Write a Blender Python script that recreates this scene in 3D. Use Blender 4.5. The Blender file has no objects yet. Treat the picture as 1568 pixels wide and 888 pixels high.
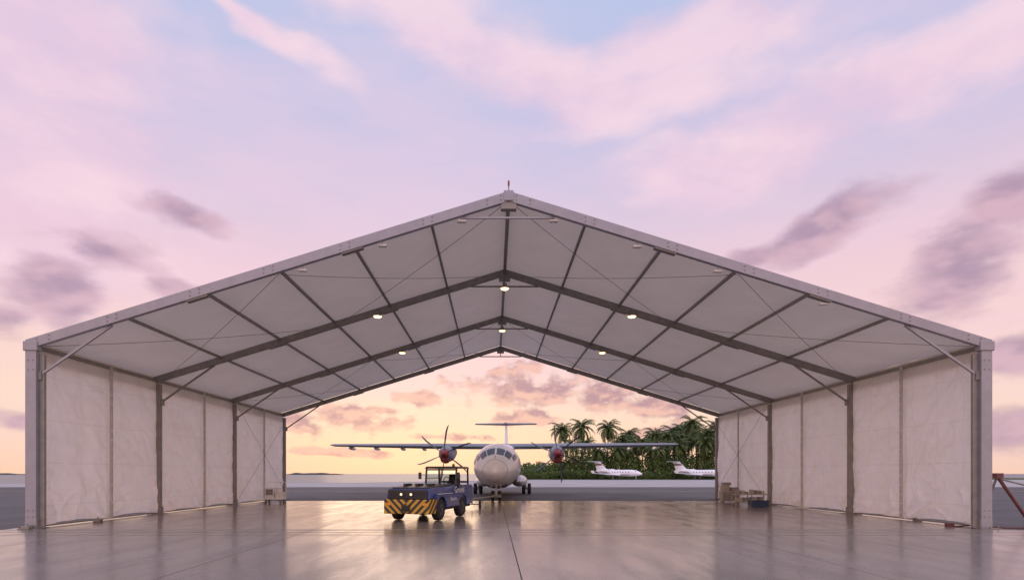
import bpy, math, random
from mathutils import Vector, Matrix, noise
random.seed(7)
scene = bpy.context.scene
scene.view_settings.view_transform = 'Standard'
scene.view_settings.look = 'None'
scene.view_settings.exposure = 0
R = math.radians

def lin(r, g, b):
    def c(u):
        u /= 255.0
        return u/12.92 if u <= .04045 else ((u+.055)/1.055)**2.4
    return (c(r), c(g), c(b), 1.0)

# ------------------------------------------------------------------ node helper
class NB:
    def __init__(s, tree):
        s.t = tree; s.n = tree.nodes; s.l = tree.links
    def put(s, sock, val):
        if isinstance(val, bpy.types.NodeSocket): s.l.new(val, sock)
        elif val is not None:
            try: sock.default_value = val
            except Exception: sock.default_value = tuple(val)[:3]
    def m(s, op, a, b=None, c=None, clamp=False):
        n = s.n.new('ShaderNodeMath'); n.operation = op; n.use_clamp = clamp
        s.put(n.inputs[0], a)
        if b is not None: s.put(n.inputs[1], b)
        if c is not None: s.put(n.inputs[2], c)
        return n.outputs[0]
    def ss(s, v, a, b, lo=0., hi=1., interp='SMOOTHSTEP'):
        n = s.n.new('ShaderNodeMapRange'); n.interpolation_type = interp
        s.put(n.inputs[0], v); n.inputs[1].default_value = a; n.inputs[2].default_value = b
        n.inputs[3].default_value = lo; n.inputs[4].default_value = hi
        return n.outputs[0]
    def noise(s, vec, scale, detail=4, rough=.5, dist=0., col=False):
        n = s.n.new('ShaderNodeTexNoise')
        if vec is not None: s.put(n.inputs['Vector'], vec)
        n.inputs['Scale'].default_value = scale; n.inputs['Detail'].default_value = detail
        n.inputs['Roughness'].default_value = rough; n.inputs['Distortion'].default_value = dist
        return n.outputs[1] if col else n.outputs[0]
    def mix(s, f, a, b, blend='MIX'):
        n = s.n.new('ShaderNodeMix'); n.data_type = 'RGBA'; n.blend_type = blend
        s.put(n.inputs[0], f); s.put(n.inputs[6], a); s.put(n.inputs[7], b)
        return n.outputs[2]
    def comb(s, x, y, z):
        n = s.n.new('ShaderNodeCombineXYZ')
        s.put(n.inputs[0], x); s.put(n.inputs[1], y); s.put(n.inputs[2], z)
        return n.outputs[0]
    def sep(s, v):
        n = s.n.new('ShaderNodeSeparateXYZ'); s.put(n.inputs[0], v)
        return n.outputs
    def ramp(s, f, stops, interp='LINEAR'):
        n = s.n.new('ShaderNodeValToRGB'); cr = n.color_ramp; cr.interpolation = interp
        while len(cr.elements) < len(stops): cr.elements.new(.5)
        for e, (p, c) in zip(cr.elements, stops): e.position = p; e.color = c
        s.put(n.inputs[0], f)
        return n.outputs[0]
    def mapping(s, vec, scale=(1,1,1), loc=(0,0,0), rot=(0,0,0)):
        n = s.n.new('ShaderNodeMapping'); s.put(n.inputs[0], vec)
        n.inputs['Scale'].default_value = scale; n.inputs['Location'].default_value = loc; n.inputs['Rotation'].default_value = rot
        return n.outputs[0]
    def bump(s, h, strength=.3, dist=.02):
        n = s.n.new('ShaderNodeBump'); n.inputs['Strength'].default_value = strength
        n.inputs['Distance'].default_value = dist; s.put(n.inputs['Height'], h)
        return n.outputs[0]

def mat(name, col, rough=.6, metal=0., var=.12, vscale=3., bump=0., bscale=30., emis=None, estr=0., coat=0., rvar=0.):
    m = bpy.data.materials.new(name); m.use_nodes = True
    nb = NB(m.node_tree); b = m.node_tree.nodes['Principled BSDF']
    tc = nb.n.new('ShaderNodeTexCoord').outputs['Object']
    nz = nb.noise(tc, vscale, 4, .6)
    dark = tuple(c*(1-var) for c in col[:3])+(1,); lite = tuple(min(1, c*(1+var)) for c in col[:3])+(1,)
    f = nb.ss(nz, .3, .7)
    nb.put(b.inputs['Base Color'], nb.mix(f, dark, lite))
    b.inputs['Roughness'].default_value = rough
    if rvar: nb.put(b.inputs['Roughness'], nb.ss(nz, .3, .7, rough-rvar, rough+rvar))
    b.inputs['Metallic'].default_value = metal
    b.inputs['Coat Weight'].default_value = coat
    if bump: nb.put(b.inputs['Normal'], nb.bump(nb.noise(tc, bscale, 3, .6), bump, .02))
    if emis:
        b.inputs['Emission Color'].default_value = emis; b.inputs['Emission Strength'].default_value = estr
    return m

# ------------------------------------------------------------------ mesh builder
class MB:
    def __init__(s): s.v = []; s.f = []; s.mi = []
    def add(s, vs, fs, mi=0):
        o = len(s.v); s.v += [Vector(p) for p in vs]
        for f in fs: s.f.append(tuple(i+o for i in f)); s.mi.append(mi)
    def box(s, lo, hi, mi=0):
        x0, y0, z0 = lo; x1, y1, z1 = hi
        s.add([(x0,y0,z0),(x1,y0,z0),(x1,y1,z0),(x0,y1,z0),(x0,y0,z1),(x1,y0,z1),(x1,y1,z1),(x0,y1,z1)],
              [(0,3,2,1),(4,5,6,7),(0,1,5,4),(1,2,6,5),(2,3,7,6),(3,0,4,7)], mi)
    def hexa(s, b4, t4, mi=0):
        s.add(list(b4)+list(t4), [(0,3,2,1),(4,5,6,7),(0,1,5,4),(1,2,6,5),(2,3,7,6),(3,0,4,7)], mi)
    def beam(s, p, q, w, h, mi=0, up=(0,0,1)):
        p = Vector(p); q = Vector(q); d = (q-p).normalized(); up = Vector(up)
        sx = d.cross(up)
        if sx.length < 1e-4: sx = d.cross(Vector((1,0,0)))
        sx.normalize(); sz = sx.cross(d).normalized()
        a = sx*w/2; b = sz*h/2
        s.add([p-a-b,p+a-b,p+a+b,p-a+b,q-a-b,q+a-b,q+a+b,q-a+b],
              [(0,1,2,3),(7,6,5,4),(0,4,5,1),(1,5,6,2),(2,6,7,3),(3,7,4,0)], mi)
    def cyl(s, p, q, r1, r2=None, n=12, mi=0, cap=True):
        if r2 is None: r2 = r1
        p = Vector(p); q = Vector(q); d = (q-p).normalized()
        u = d.orthogonal().normalized(); w = d.cross(u)
        vs = []
        for c, r in ((p, r1), (q, r2)):
            for i in range(n):
                a = 2*math.pi*i/n; vs.append(c+u*math.cos(a)*r+w*math.sin(a)*r)
        fs = [(i, (i+1) % n, n+(i+1) % n, n+i) for i in range(n)]
        if cap: fs += [tuple(range(n-1, -1, -1)), tuple(range(n, 2*n))]
        s.add(vs, fs, mi)
    def path(s, pts, r, n=6, mi=0):
        for a, b in zip(pts[:-1], pts[1:]): s.cyl(a, b, r, r, n, mi)
    def loft(s, rings, mi=0, cap=True, closed=True):
        n = len(rings[0]); vs = [p for r in rings for p in r]; fs = []
        for k in range(len(rings)-1):
            for i in range(n if closed else n-1):
                j = (i+1) % n; fs.append((k*n+i, k*n+j, (k+1)*n+j, (k+1)*n+i))
        if cap: fs += [tuple(range(n-1, -1, -1)), tuple((len(rings)-1)*n+i for i in range(n))]
        s.add(vs, fs, mi)
    def build(s, name, mats, parent=None, smooth=False, bevel=0., loc=None, rot=None, recalc=True):
        me = bpy.data.meshes.new(name); me.from_pydata([tuple(v) for v in s.v], [], s.f); me.update()
        for m in (mats if isinstance(mats, (list, tuple)) else [mats]): me.materials.append(m)
        for p, i in zip(me.polygons, s.mi): p.material_index = i
        if recalc:
            import bmesh
            bm = bmesh.new(); bm.from_mesh(me); bmesh.ops.recalc_face_normals(bm, faces=bm.faces); bm.to_mesh(me); bm.free()
        ob = bpy.data.objects.new(name, me); scene.collection.objects.link(ob)
        if smooth:
            for p in me.polygons: p.use_smooth = True
            try: me.set_sharp_from_angle(angle=R(40))
            except Exception: pass
        if bevel:
            md = ob.modifiers.new('bevel', 'BEVEL'); md.width = bevel; md.segments = 2; md.limit_method = 'ANGLE'; md.angle_limit = R(40)
        if parent: ob.parent = parent
        if loc: ob.location = loc
        if rot: ob.rotation_euler = rot
        return ob

def empty(name, loc=(0,0,0), rz=0., sc=1.):
    e = bpy.data.objects.new(name, None); scene.collection.objects.link(e)
    e.location = loc; e.rotation_euler = (0,0,rz); e.scale = (sc,sc,sc); e.empty_display_size = .5
    return e

# ------------------------------------------------------------------ camera
F = 900.; VX = 756.; VY = 725.; CH = 1.8
cam = bpy.data.cameras.new('camera'); co = bpy.data.objects.new('camera', cam); scene.collection.objects.link(co)
co.location = (0,0,CH); co.rotation_euler = (R(90),0,0)
cam.sensor_width = 36; cam.lens = 36*F/1568
cam.shift_x = (784-VX)/1568; cam.shift_y = (VY-444)/1568
cam.clip_start = .1; cam.clip_end = 60000
scene.camera = co

# ------------------------------------------------------------------ world sky
w = bpy.data.worlds.new("World"); scene.world = w; w.use_nodes = True
try:
    w.cycles.sampling_method = 'MANUAL'; w.cycles.sample_map_resolution = 512
except Exception: pass
nb = NB(w.node_tree); bg = w.node_tree.nodes['Background']
D = nb.n.new('ShaderNodeTexCoord').outputs['Generated']
dx, dy, dz = nb.sep(D)
az = nb.m('ARCTAN2', dx, dy); el = nb.m('ARCSINE', dz)
Dn = nb.mapping(D, (1,1,2.2))
Ds = nb.mapping(D, (1,1,3.6), (3.1,1.7,.4), (0,R(14),0))
warp = nb.noise(Dn, 3.0, 3, .6, col=True)
wx, wy, wz = nb.sep(warp)
azw = nb.m('MULTIPLY_ADD', nb.m('SUBTRACT', wx, .5), .36, az)
elw = nb.m('MULTIPLY_ADD', nb.m('SUBTRACT', wy, .5), .20, el)
def pa(px, py):
    X = (px-VX)/F; Z = (VY-py)/F
    return math.atan2(X, 1), math.atan2(Z, math.hypot(X, 1))
def field(ells, A, E):
    acc = None
    for (px, py, rx, ry, rot) in ells:
        a0, e0 = pa(px, py)
        ra = (pa(px+rx, py)[0]-pa(px-rx, py)[0])/2; re = (pa(px, py-ry)[1]-pa(px, py+ry)[1])/2
        c = math.cos(R(rot)); s_ = math.sin(R(rot))
        u = nb.m('SUBTRACT', A, a0); v = nb.m('SUBTRACT', E, e0)
        if rot:
            p = nb.m('MULTIPLY_ADD', u, c/ra, nb.m('MULTIPLY', v, s_/ra))
            q = nb.m('MULTIPLY_ADD', u, -s_/re, nb.m('MULTIPLY', v, c/re))
        else:
            p = nb.m('MULTIPLY', u, 1/ra); q = nb.m('MULTIPLY', v, 1/re)
        d2 = nb.m('MULTIPLY_ADD', p, p, nb.m('MULTIPLY', q, q))
        acc = d2 if acc is None else nb.m('MINIMUM', acc, d2)
    return nb.m('SUBTRACT', 1., nb.m('SQRT', acc))
sun_az = pa(640, 700)[0]
base = nb.ramp(nb.ss(el, -.02, .78, interp='LINEAR'), [
    (0.0, lin(253,202,162)), (.07, lin(254,214,182)), (.15, lin(252,220,203)), (.28, lin(248,212,209)),
    (.42, lin(238,205,217)), (.56, lin(214,199,224)), (.68, lin(198,196,228)), (.84, lin(188,197,231)), (1.0, lin(186,200,236))])
ga = nb.m('SUBTRACT', az, sun_az); ge = nb.m('SUBTRACT', el, .02)
gd = nb.m('ADD', nb.m('MULTIPLY', nb.m('MULTIPLY', ga, ga), 4.), nb.m('MULTIPLY', nb.m('MULTIPLY', ge, ge), 80.))
glow = nb.m('POWER', 2.718, nb.m('MULTIPLY', gd, -1.))
base = nb.mix(nb.m('MULTIPLY', glow, .45), base, (1.03,.72,.48, 1))
side = nb.m('MULTIPLY', nb.ss(nb.m('ABSOLUTE', ga), .45, 1.1), nb.ss(el, .0, .3, 1., 0.))
base = nb.mix(nb.m('MULTIPLY', side, .35), base, lin(240,206,208))
veil = nb.noise(Ds, 2.0, 5, .62, 0.)
base = nb.mix(nb.m('MULTIPLY', nb.ss(veil, .40, .70), .42), base, lin(242,208,226))
# group A: large pink soft clouds
fA = field([(10,50,220,170,0),(110,240,350,140,-24),(60,360,270,130,0),(365,30,130,24,-20),(730,60,330,80,-16),(910,140,290,70,-8),
            (1090,60,220,90,0),(1430,115,270,80,12),(1170,250,270,60,5)], azw, elw)
n1 = nb.noise(Dn, 4.2, 6, .56, 0.)
dA = nb.ss(nb.m('MULTIPLY_ADD', nb.m('SUBTRACT', n1, .5), 2.8, nb.m('MINIMUM', fA, .6)), -.42, .80)
colA = nb.mix(nb.ss(n1, .38, .68), lin(236,202,223), lin(251,219,229))
skyc = nb.mix(nb.m('MULTIPLY', dA, .80), base, colA)
# group B: mauve cumulus
B = [(1500,392,155,84,36),(1560,320,95,86,30),(1262,352,110,36,22),(1150,392,50,20,10),(90,455,125,54,-8),(8,490,60,30,0),(300,345,60,26,-15),
     (170,398,85,24,-8),(255,445,45,16,0),(1560,545,80,44,0),(10,640,60,20,0),(1550,640,90,44,0),(1440,455,80,26,10)]
azb = nb.m('MULTIPLY_ADD', nb.m('SUBTRACT', wx, .5), .14, az)
elb = nb.m('MULTIPLY_ADD', nb.m('SUBTRACT', wy, .5), .07, el)
fB = field(B, azb, elb)
n2 = nb.noise(Dn, 8., 6, .54, 0.)
qB = nb.m('MULTIPLY_ADD', nb.m('SUBTRACT', n2, .5), 3.4, nb.m('MAXIMUM', nb.m('MINIMUM', fB, .8), -1.6))
dB = nb.ss(qB, -.24, .80)
n3 = nb.noise(nb.mapping(D, (1,1,2.2), (-.01,0,-.045)), 8., 3, .54, 0.)
light = nb.ss(nb.m('SUBTRACT', n2, n3), -.12, .16)
colB = nb.mix(light, lin(168,140,166), lin(212,174,190))
skyc = nb.mix(nb.m('MULTIPLY', dB, .86), skyc, colB)
# group C: low clouds near the horizon, lit orange from below
C = [(835,590,120,38,4),(775,575,50,18,0),(935,602,100,28,0),(1010,622,100,22,0),(800,642,80,15,0),(540,638,90,22,-4),(470,645,60,20,0),
     (630,614,40,12,0),(585,628,36,10,0),(900,565,70,12,0),(690,668,80,6,0),(520,690,100,6,0),(1010,660,90,12,0)]
azc = nb.m('MULTIPLY_ADD', nb.m('SUBTRACT', wx, .5), .07, az)
elc = nb.m('MULTIPLY_ADD', nb.m('SUBTRACT', wy, .5), .025, el)
fC = field(C, azc, elc)
n4 = nb.noise(nb.mapping(D, (1,1,1.7)), 19., 6, .58, 0.)
n5 = nb.noise(nb.mapping(D, (1,1,1.7), (0,0,-.018)), 19., 3, .58, 0.)
qC = nb.m('MULTIPLY_ADD', nb.m('SUBTRACT', n4, .5), 4.0, nb.m('MAXIMUM', nb.m('MINIMUM', fC, .7), -1.6))
dC = nb.ss(qC, -.15, .62)
lightC = nb.ss(nb.m('SUBTRACT', n4, n5), -.10, .14)
colC = nb.mix(lightC, lin(180,140,154), lin(238,188,176))
skyc = nb.mix(nb.m('MULTIPLY', dC, .9), skyc, colC)
# physical dusk sky contributes the residual scattering
st = nb.n.new('ShaderNodeTexSky'); st.sky_type = 'NISHITA'; st.sun_disc = False
st.sun_elevation = R(4); st.sun_rotation = sun_az; st.altitude = 0; st.air_density = 1.; st.dust_density = 1.5
skyc = nb.mix(.005, skyc, st.outputs[0], 'ADD')
boost = nb.m('MULTIPLY', nb.ss(el, .75, 1.25, 1., 1.8), nb.ss(dy, -.1, -.6, 1., 1.8))  # added sky brightness overhead and behind camera, unseen, to light floor and fabric
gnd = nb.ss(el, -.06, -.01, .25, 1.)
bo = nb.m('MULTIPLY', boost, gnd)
warmz = nb.mix(nb.ss(dy, .1, -.5), (1,1,1,1), (1.08,.98,.87,1))
skyc = nb.mix(1., skyc, warmz, 'MULTIPLY')
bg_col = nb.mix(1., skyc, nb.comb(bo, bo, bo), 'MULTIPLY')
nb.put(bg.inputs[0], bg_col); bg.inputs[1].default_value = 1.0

sd = bpy.data.lights.new('sun', 'SUN'); sd.energy = .08; sd.angle = R(18); sd.color = (1,.74,.5)
so = bpy.data.objects.new('sun', sd); scene.collection.objects.link(so)
sv = Vector((math.sin(sun_az)*math.cos(R(5)), math.cos(sun_az)*math.cos(R(5)), math.sin(R(5))))
so.rotation_euler = sv.to_track_quat('Z', 'Y').to_euler(); so.location = (0,60,30)

# ------------------------------------------------------------------ materials
def fabric(name, col, trans, wr=.25, sc=2., seams=False):
    m = bpy.data.materials.new(name); m.use_nodes = True; n = NB(m.node_tree); nt = m.node_tree
    nt.nodes.remove(nt.nodes['Principled BSDF']); out = nt.nodes['Material Output']
    tc = n.n.new('ShaderNodeTexCoord').outputs['Object']
    nz = n.noise(tc, .7, 4, .6); nf = n.noise(tc, sc, 5, .62, .8)
    c = n.mix(n.ss(nz, .3, .7), tuple(k*.94 for k in col[:3])+(1,), col)
    h = nf
    if seams:
        z = n.sep(tc)[2]
        fz = n.m('FRACT', n.m('MULTIPLY', z, 1/1.45)); ln = n.m('LESS_THAN', n.m('ABSOLUTE', n.m('SUBTRACT', fz, .5)), .012)
        yq = n.sep(tc)[1]; fy = n.m('FRACT', n.m('MULTIPLY', yq, 1/1.22)); ly = n.m('LESS_THAN', n.m('ABSOLUTE', n.m('SUBTRACT', fy, .5)), .012)
        l2 = n.m('MAXIMUM', ln, ly)
        c = n.mix(n.m('MULTIPLY', l2, .16), c, (.45,.40,.38,1))
        dirt = n.m('MULTIPLY', n.ss(z, 1.1, .0), n.ss(n.noise(n.mapping(tc, (1,2.5,.6)), 1.6, 4, .6), .35, .7))
        c = n.mix(n.m('MULTIPLY', dirt, .18), c, (.42,.36,.30,1))
    bp = n.bump(h, wr, .08)
    d = n.n.new('ShaderNodeBsdfDiffuse'); t = n.n.new('ShaderNodeBsdfTranslucent'); g = n.n.new('ShaderNodeBsdfGlossy')
    g.inputs['Roughness'].default_value = .38
    for q in (d, t): n.put(q.inputs['Color'], c)
    for q in (d, t, g): n.put(q.inputs['Normal'], bp)
    mx = n.n.new('ShaderNodeMixShader'); mx.inputs[0].default_value = trans
    n.l.new(d.outputs[0], mx.inputs[1]); n.l.new(t.outputs[0], mx.inputs[2])
    m2 = n.n.new('ShaderNodeMixShader'); m2.inputs[0].default_value = .07
    n.l.new(mx.outputs[0], m2.inputs[1]); n.l.new(g.outputs[0], m2.inputs[2]); n.l.new(m2.outputs[0], out.inputs[0])
    return m
M_roof = fabric('roof_fabric', (.80,.72,.645,1), .21, .16, 1.0)
M_curt = fabric('curtain_fabric', (.95,.91,.88,1), .38, .8, 1.8, True)
M_alu = mat('light_aluminium', (.30,.30,.34,1), .42, .3, .06)
M_steel = mat('grey_steel', (.24,.225,.205,1), .5, .2, .12)
M_cable = mat('cable_steel', (.18,.17,.16,1), .5, .5)
M_white = mat('white_fitting', (.75,.74,.72,1), .4)
M_dark = mat('dark_rubber', (.02,.02,.022,1), .75, 0, .3)
M_red = mat('red_paint', (.36,.06,.05,1), .45)
M_maroon = mat('dark_maroon_paint', (.13,.045,.045,1), .5)

def floor_mat(name, col, r0, r1):
    m = bpy.data.materials.new(name); m.use_nodes = True; n = NB(m.node_tree); b = m.node_tree.nodes['Principled BSDF']
    tc = n.n.new('ShaderNodeTexCoord').outputs['Object']
    a = n.noise(tc, .25, 5, .6, .5); c = n.noise(n.mapping(tc, (1.2,.25,1)), 1.2, 5, .65, .4)
    cc = n.mix(n.ss(a, .3, .7), tuple(k*.82 for k in col[:3])+(1,), tuple(k*1.12 for k in col[:3])+(1,))
    cc = n.mix(n.m('MULTIPLY', n.ss(c, .5, .75), .35), cc, tuple(k*.62 for k in col[:3])+(1,))
    n.put(b.inputs['Base Color'], cc)
    n.put(b.inputs['Roughness'], n.m('ADD', n.ss(c, .3, .7, r0, r1), n.ss(a, .3, .7, -.02, .02)))
    n.put(b.inputs['Normal'], n.bump(n.noise(tc, 1.3, 3, .5), .08, .02))
    b.inputs['Specular IOR Level'].default_value = .5
    return m
M_floor = floor_mat('polished_floor', (.22,.18,.155,1), .13, .22)
M_slab = floor_mat('smooth_concrete', (.21,.185,.17,1), .15, .25)
M_asph = mat('asphalt', (.085,.078,.077,1), .85, 0, .2, .3, .3, 40)
M_conc = mat('concrete_apron', (.36,.34,.335,1), .8, 0, .12, .15, .1, 20)
M_grass = mat('grass', (.05,.08,.03,1), .9, 0, .3, .5, .4, 8)

# ------------------------------------------------------------------ ground
m = bpy.data.materials.new('sea_water'); m.use_nodes = True; n = NB(m.node_tree); b = m.node_tree.nodes['Principled BSDF']
b.inputs['Base Color'].default_value = (.05,.10,.13,1); b.inputs['Roughness'].default_value = .3; b.inputs['IOR'].default_value = 1.33
tc = n.n.new('ShaderNodeTexCoord').outputs['Object']
n.put(b.inputs['Normal'], n.bump(n.noise(n.mapping(tc, (.08,.2,1)), 1., 4, .6), .6, .6))
mb = MB(); mb.add([(-30000,-30000,0),(30000,-30000,0),(30000,30000,0),(-30000,30000,0)], [(0,1,2,3)])
mb.build('sea', m, loc=(0,0,-.9), recalc=False)
land = [(-90,-120),(160,-120),(240,60),(230,330),(60,330),(22,265),(8,200),(-2,150),(-30,120),(-95,108)]
mb = MB(); N = len(land)
mb.add([(x,y,-.02) for x,y in land]+[(x*1.02-1,y*1.02,-1.6) for x,y in land], [tuple(range(N))]+[(i,(i+1)%N,N+(i+1)%N,N+i) for i in range(N)])
mb.build('ground', M_asph)
mb = MB(); cs = [(-92,80),(200,80),(200,175),(12,178),(5,158),(-6,138),(-30,118.5),(-93,107)]
mb.add([(x,y,-.012) for x,y in cs], [tuple(range(len(cs)))]); mb.build('apron_pavement', M_conc)
mb = MB(); gs = [(13,183),(225,176),(228,325),(62,325),(24,262),(10,200)]
mb.add([(x,y,-.008) for x,y in gs], [tuple(range(len(gs)))]); mb.build('grass_field', M_grass)
M_yel = mat('yellow_marking', (.5,.36,.08,1), .6, 0, .3, 2)
mb = MB()
mb.box((-60,61.0,-.016),(80,61.25,-.014)); mb.box((-80,97,-.008),(150,97.3,-.006))
mb.build('painted_line', M_yel)
HX = .49; FR = [19.3,26.4,34.1,42.2]; HW = 15.78; ZE = 6.17; ZA = 11.02
def slabs(name, xs, ys, mt, g=.012, z=0.):
    mb = MB()
    for i in range(len(xs)-1):
        for j in range(len(ys)-1):
            mb.box((xs[i]+g, ys[j]+g, z-.015), (xs[i+1]-g, ys[j+1]-g, z))
    return mb.build(name, mt)
slabs('concrete_apron_slab', [-70,-30,-18.4,-12.1,-5.8,.48,6.8,13.1,19.4,31,70], [-60,-20,18.82], M_slab)
slabs('hangar_floor', [HX-HW-.5,.48-6.3,.48,.48+6.3,HX+HW+.5], [18.95,39.2], M_floor, .006, .002)
mb = MB(); mb.box((HX-HW-.5,18.84,-.015),(HX+HW+.5,18.93,.006)); mb.build('door_track', M_steel)
mb = MB()
for yy in (18.1, 17.3):
    mb.box((-28,yy,.0015),(30,yy+.05,.003))
M_brown = mat('worn_line', (.17,.13,.08,1), .5, 0, .4, 1.)
mb.build('worn_floor_line', M_brown)

# distant island
M_isl = mat('island_green', (.05,.055,.06,1), .9, 0, .2, .01)
for (x0, x1, yy) in ((-530,-392,1500),(-1700,-1205,1500)):
    mb = MB(); K = 60; vs = []; fs = []
    for i in range(K+1):
        t = i/K; x = x0+(x1-x0)*t; h = (2.2+2.6*noise.noise(Vector((x*.03,0,0)))+1.6)*min(1, 6*min(t,1-t)+.1)
        vs += [(x,yy,-1),(x,yy+15,max(.4,h)),(x,yy+60,-1)]
    for i in range(K):
        a = i*3; fs += [(a,a+3,a+4,a+1),(a+1,a+4,a+5,a+2)]
    mb.add(vs, fs); mb.build('distant_island', M_isl)

# ------------------------------------------------------------------ hangar
hang = empty('tent_hangar', (HX,0,0))
slope = (ZA-ZE)/HW
def zr(x): return ZA-slope*abs(x)
nrm = Vector((slope,0,1)).normalized()
PX = [0,2.56,5.12,7.6,10.05,12.7,HW-.05]
mb = MB()
for sgn in (-1,1):
    for bi in range(3):
        y0, y1 = FR[bi], FR[bi+1]; NX, NY = 90, 24; vs = []; fs = []
        for i in range(NX+1):
            x = (HW-.02)*i/NX
            k = max(j for j in range(6) if PX[j] <= x+1e-6); k = min(k,5)
            tx = min(1,(x-PX[k])/(PX[k+1]-PX[k]))
            for j in range(NY+1):
                ty = j/NY
                sag = -.08*math.sin(math.pi*tx)*math.sin(math.pi*ty)
                yw = y0+ty*(y1-y0)
                wr = (.035*noise.noise(Vector((sgn*x*.9, yw*1.1+x*.6, 3)))+.02*noise.noise(Vector((sgn*x*2.6+yw*.5, yw*.9, 7))))*math.sin(math.pi*ty)
                vs.append((sgn*x, yw, zr(x)-.02+sag+wr))
        for i in range(NX):
            for j in range(NY):
                a = i*(NY+1)+j; fs.append((a,a+1,a+NY+2,a+NY+1))
        mb.add(vs, fs)
mb.build('roof_fabric', M_roof, hang, smooth=True, recalc=False)
mf = MB(); ms = MB(); mp = MB(); mc = MB(); bolts = MB()
for k, y in enumerate(FR):
    B_ = mf if k == 0 else ms
    dep = .32 if k == 0 else .28; wy_ = .16
    yy = y-.05 if k == 0 else y
    for sgn in (-1,1):
        x1 = sgn*HW
        off = .0 if k == 0 else .06
        a0 = (0, ZA-off); a1 = (x1, ZE-off)
        vd = dep/nrm.z
        b4 = [(0,yy-wy_/2,a0[1]-vd),(x1,yy-wy_/2,a1[1]-vd),(x1,yy+wy_/2,a1[1]-vd),(0,yy+wy_/2,a0[1]-vd)]
        t4 = [(0,yy-wy_/2,a0[1]),(x1,yy-wy_/2,a1[1]),(x1,yy+wy_/2,a1[1]),(0,yy+wy_/2,a0[1])]
        B_.hexa(b4, t4)
        xo, xi = sgn*HW, sgn*(HW-.36)
        B_.box((min(xo,xi),yy-wy_/2,.02),(max(xo,xi),yy+wy_/2,ZE-off-vd-.004+ .0))
        mp.box((min(xo,xi)-.12,y-.3,.002),(max(xo,xi)+.12,y+.3,.03))
        for bx in (-.3,.0,.3): mp.cyl((sgn*(HW-.18)+bx*.9,y-.24,.03),(sgn*(HW-.18)+bx*.9,y-.24,.09),.025)
        mp.box((min(xo,xi)-.03,y-.11,.03),(max(xo,xi)+.03,y+.11,.32))
        xb = HW-2.75
        mp.beam((sgn*(HW-.32),y+.02,ZE-1.18),(sgn*xb,y+.02,zr(xb)-.34),.07,.07,1 if k == 0 else 0)
        mp.box((sgn*(HW-.40)-.06,y-.05,ZE-1.3),(sgn*(HW-.40)+.06,y+.09,ZE-1.02))
        for xs_ in (5.12,10.2):
            z = zr(xs_)-vd-off
            mp.beam((sgn*(xs_-.35),y+.0,zr(xs_-.35)-vd-off-.02),(sgn*(xs_+.35),y+.0,zr(xs_+.35)-vd-off-.02),.2,.05)
    xt = 1.5
    mp.beam((-xt,y+.02,zr(xt)-.36),(xt,y+.02,zr(xt)-.36),.06,.06,1 if k == 0 else 0)
    if k > 0: mp.cyl((0,y,ZA-.3),(0,y,zr(xt)-.40),.03)
    mp.box((-.25,y-.11,ZA-.58),(.25,y+.11,ZA-.36))
for sgn in (-1,1):
    xa, xb = sgn*(HW-.36-.003), sgn*(HW-.36-.17)
    ms.box((min(xa,xb),FR[0]+.0,.02),(max(xa,xb),FR[0]+.1,ZE-.45))
for sgn in (-1,1):
    for xs_ in (.25,.7,2.5,2.8,5.2,5.5,7.7,8.0,10.1,10.4,12.8,13.1,15.0,15.4):
        for dz_ in (-.09,-.22):
            z = zr(xs_)+dz_
            bolts.cyl((sgn*xs_,FR[0]-.145,z),(sgn*xs_,FR[0]-.12,z),.025,n=8)
    for zz in (.4,.6,5.2,5.5,5.9):
        for ox in (.1,.26): bolts.cyl((sgn*(HW-ox),FR[0]-.145,zz),(sgn*(HW-ox),FR[0]-.12,zz),.022,n=8)
mf.build('front_frame', M_alu, hang, bevel=.015)
ms.build('portal_frames', M_steel, hang, bevel=.012)
bolts.build('bolts', M_steel, hang)
mb = MB()
for sgn in (-1,1):
    x0, x1 = sorted((sgn*(HW+.05), sgn*(HW-.42)))
    mb.box((x0,FR[0]-.17,ZE-.36),(x1,FR[0]+.06,ZE-.05))
mb.box((-.16,FR[0]-.16,ZA-.33),(.16,FR[0]+.05,ZA+.01))
mb.build('corner_plates', M_alu, hang, bevel=.02)
for sgn in (-1,1):
    for x in PX[1:-1]:
        mp.beam((sgn*x,FR[0],zr(x)-.13),(sgn*x,FR[-1],zr(x)-.13),.08,.10)
    mp.beam((sgn*(HW-.15),FR[0]+.1,ZE-.20),(sgn*(HW-.15),FR[-1],ZE-.20),.12,.14)
    mp.beam((sgn*(HW-.12),FR[0]+.1,.06),(sgn*(HW-.12),FR[-1],.06),.05,.06)
mp.beam((0,FR[0],ZA-.16),(0,FR[-1],ZA-.16),.13,.16)
mp.build('purlins_and_braces', [M_steel, M_alu], hang)
def cab(a, b, sag=.12, r=.009):
    a = Vector(a); b = Vector(b); pts = []
    for i in range(11):
        t = i/10; p = a.lerp(b,t); p.z -= sag*4*t*(1-t); pts.append(p)
    mc.path(pts, r, 5)
for sgn in (-1,1):
    for bi in (0,2):
        y0, y1 = FR[bi]+.1, FR[bi+1]-.1
        for xa, xb in ((.2,7.6),(7.6,15.3)):
            cab((sgn*xa,y0,zr(xa)-.32),(sgn*xb,y1,zr(xb)-.32)); cab((sgn*xb,y0,zr(xb)-.32),(sgn*xa,y1,zr(xa)-.32))
    y0, y1 = FR[2]+.15, FR[3]-.15
    cab((sgn*(HW-.45),y0,.4),(sgn*(HW-.45),y1,5.6),0); cab((sgn*(HW-.45),y0,5.6),(sgn*(HW-.45),y1,.4),0)
mc.build('bracing_cables', M_cable, hang)
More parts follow.
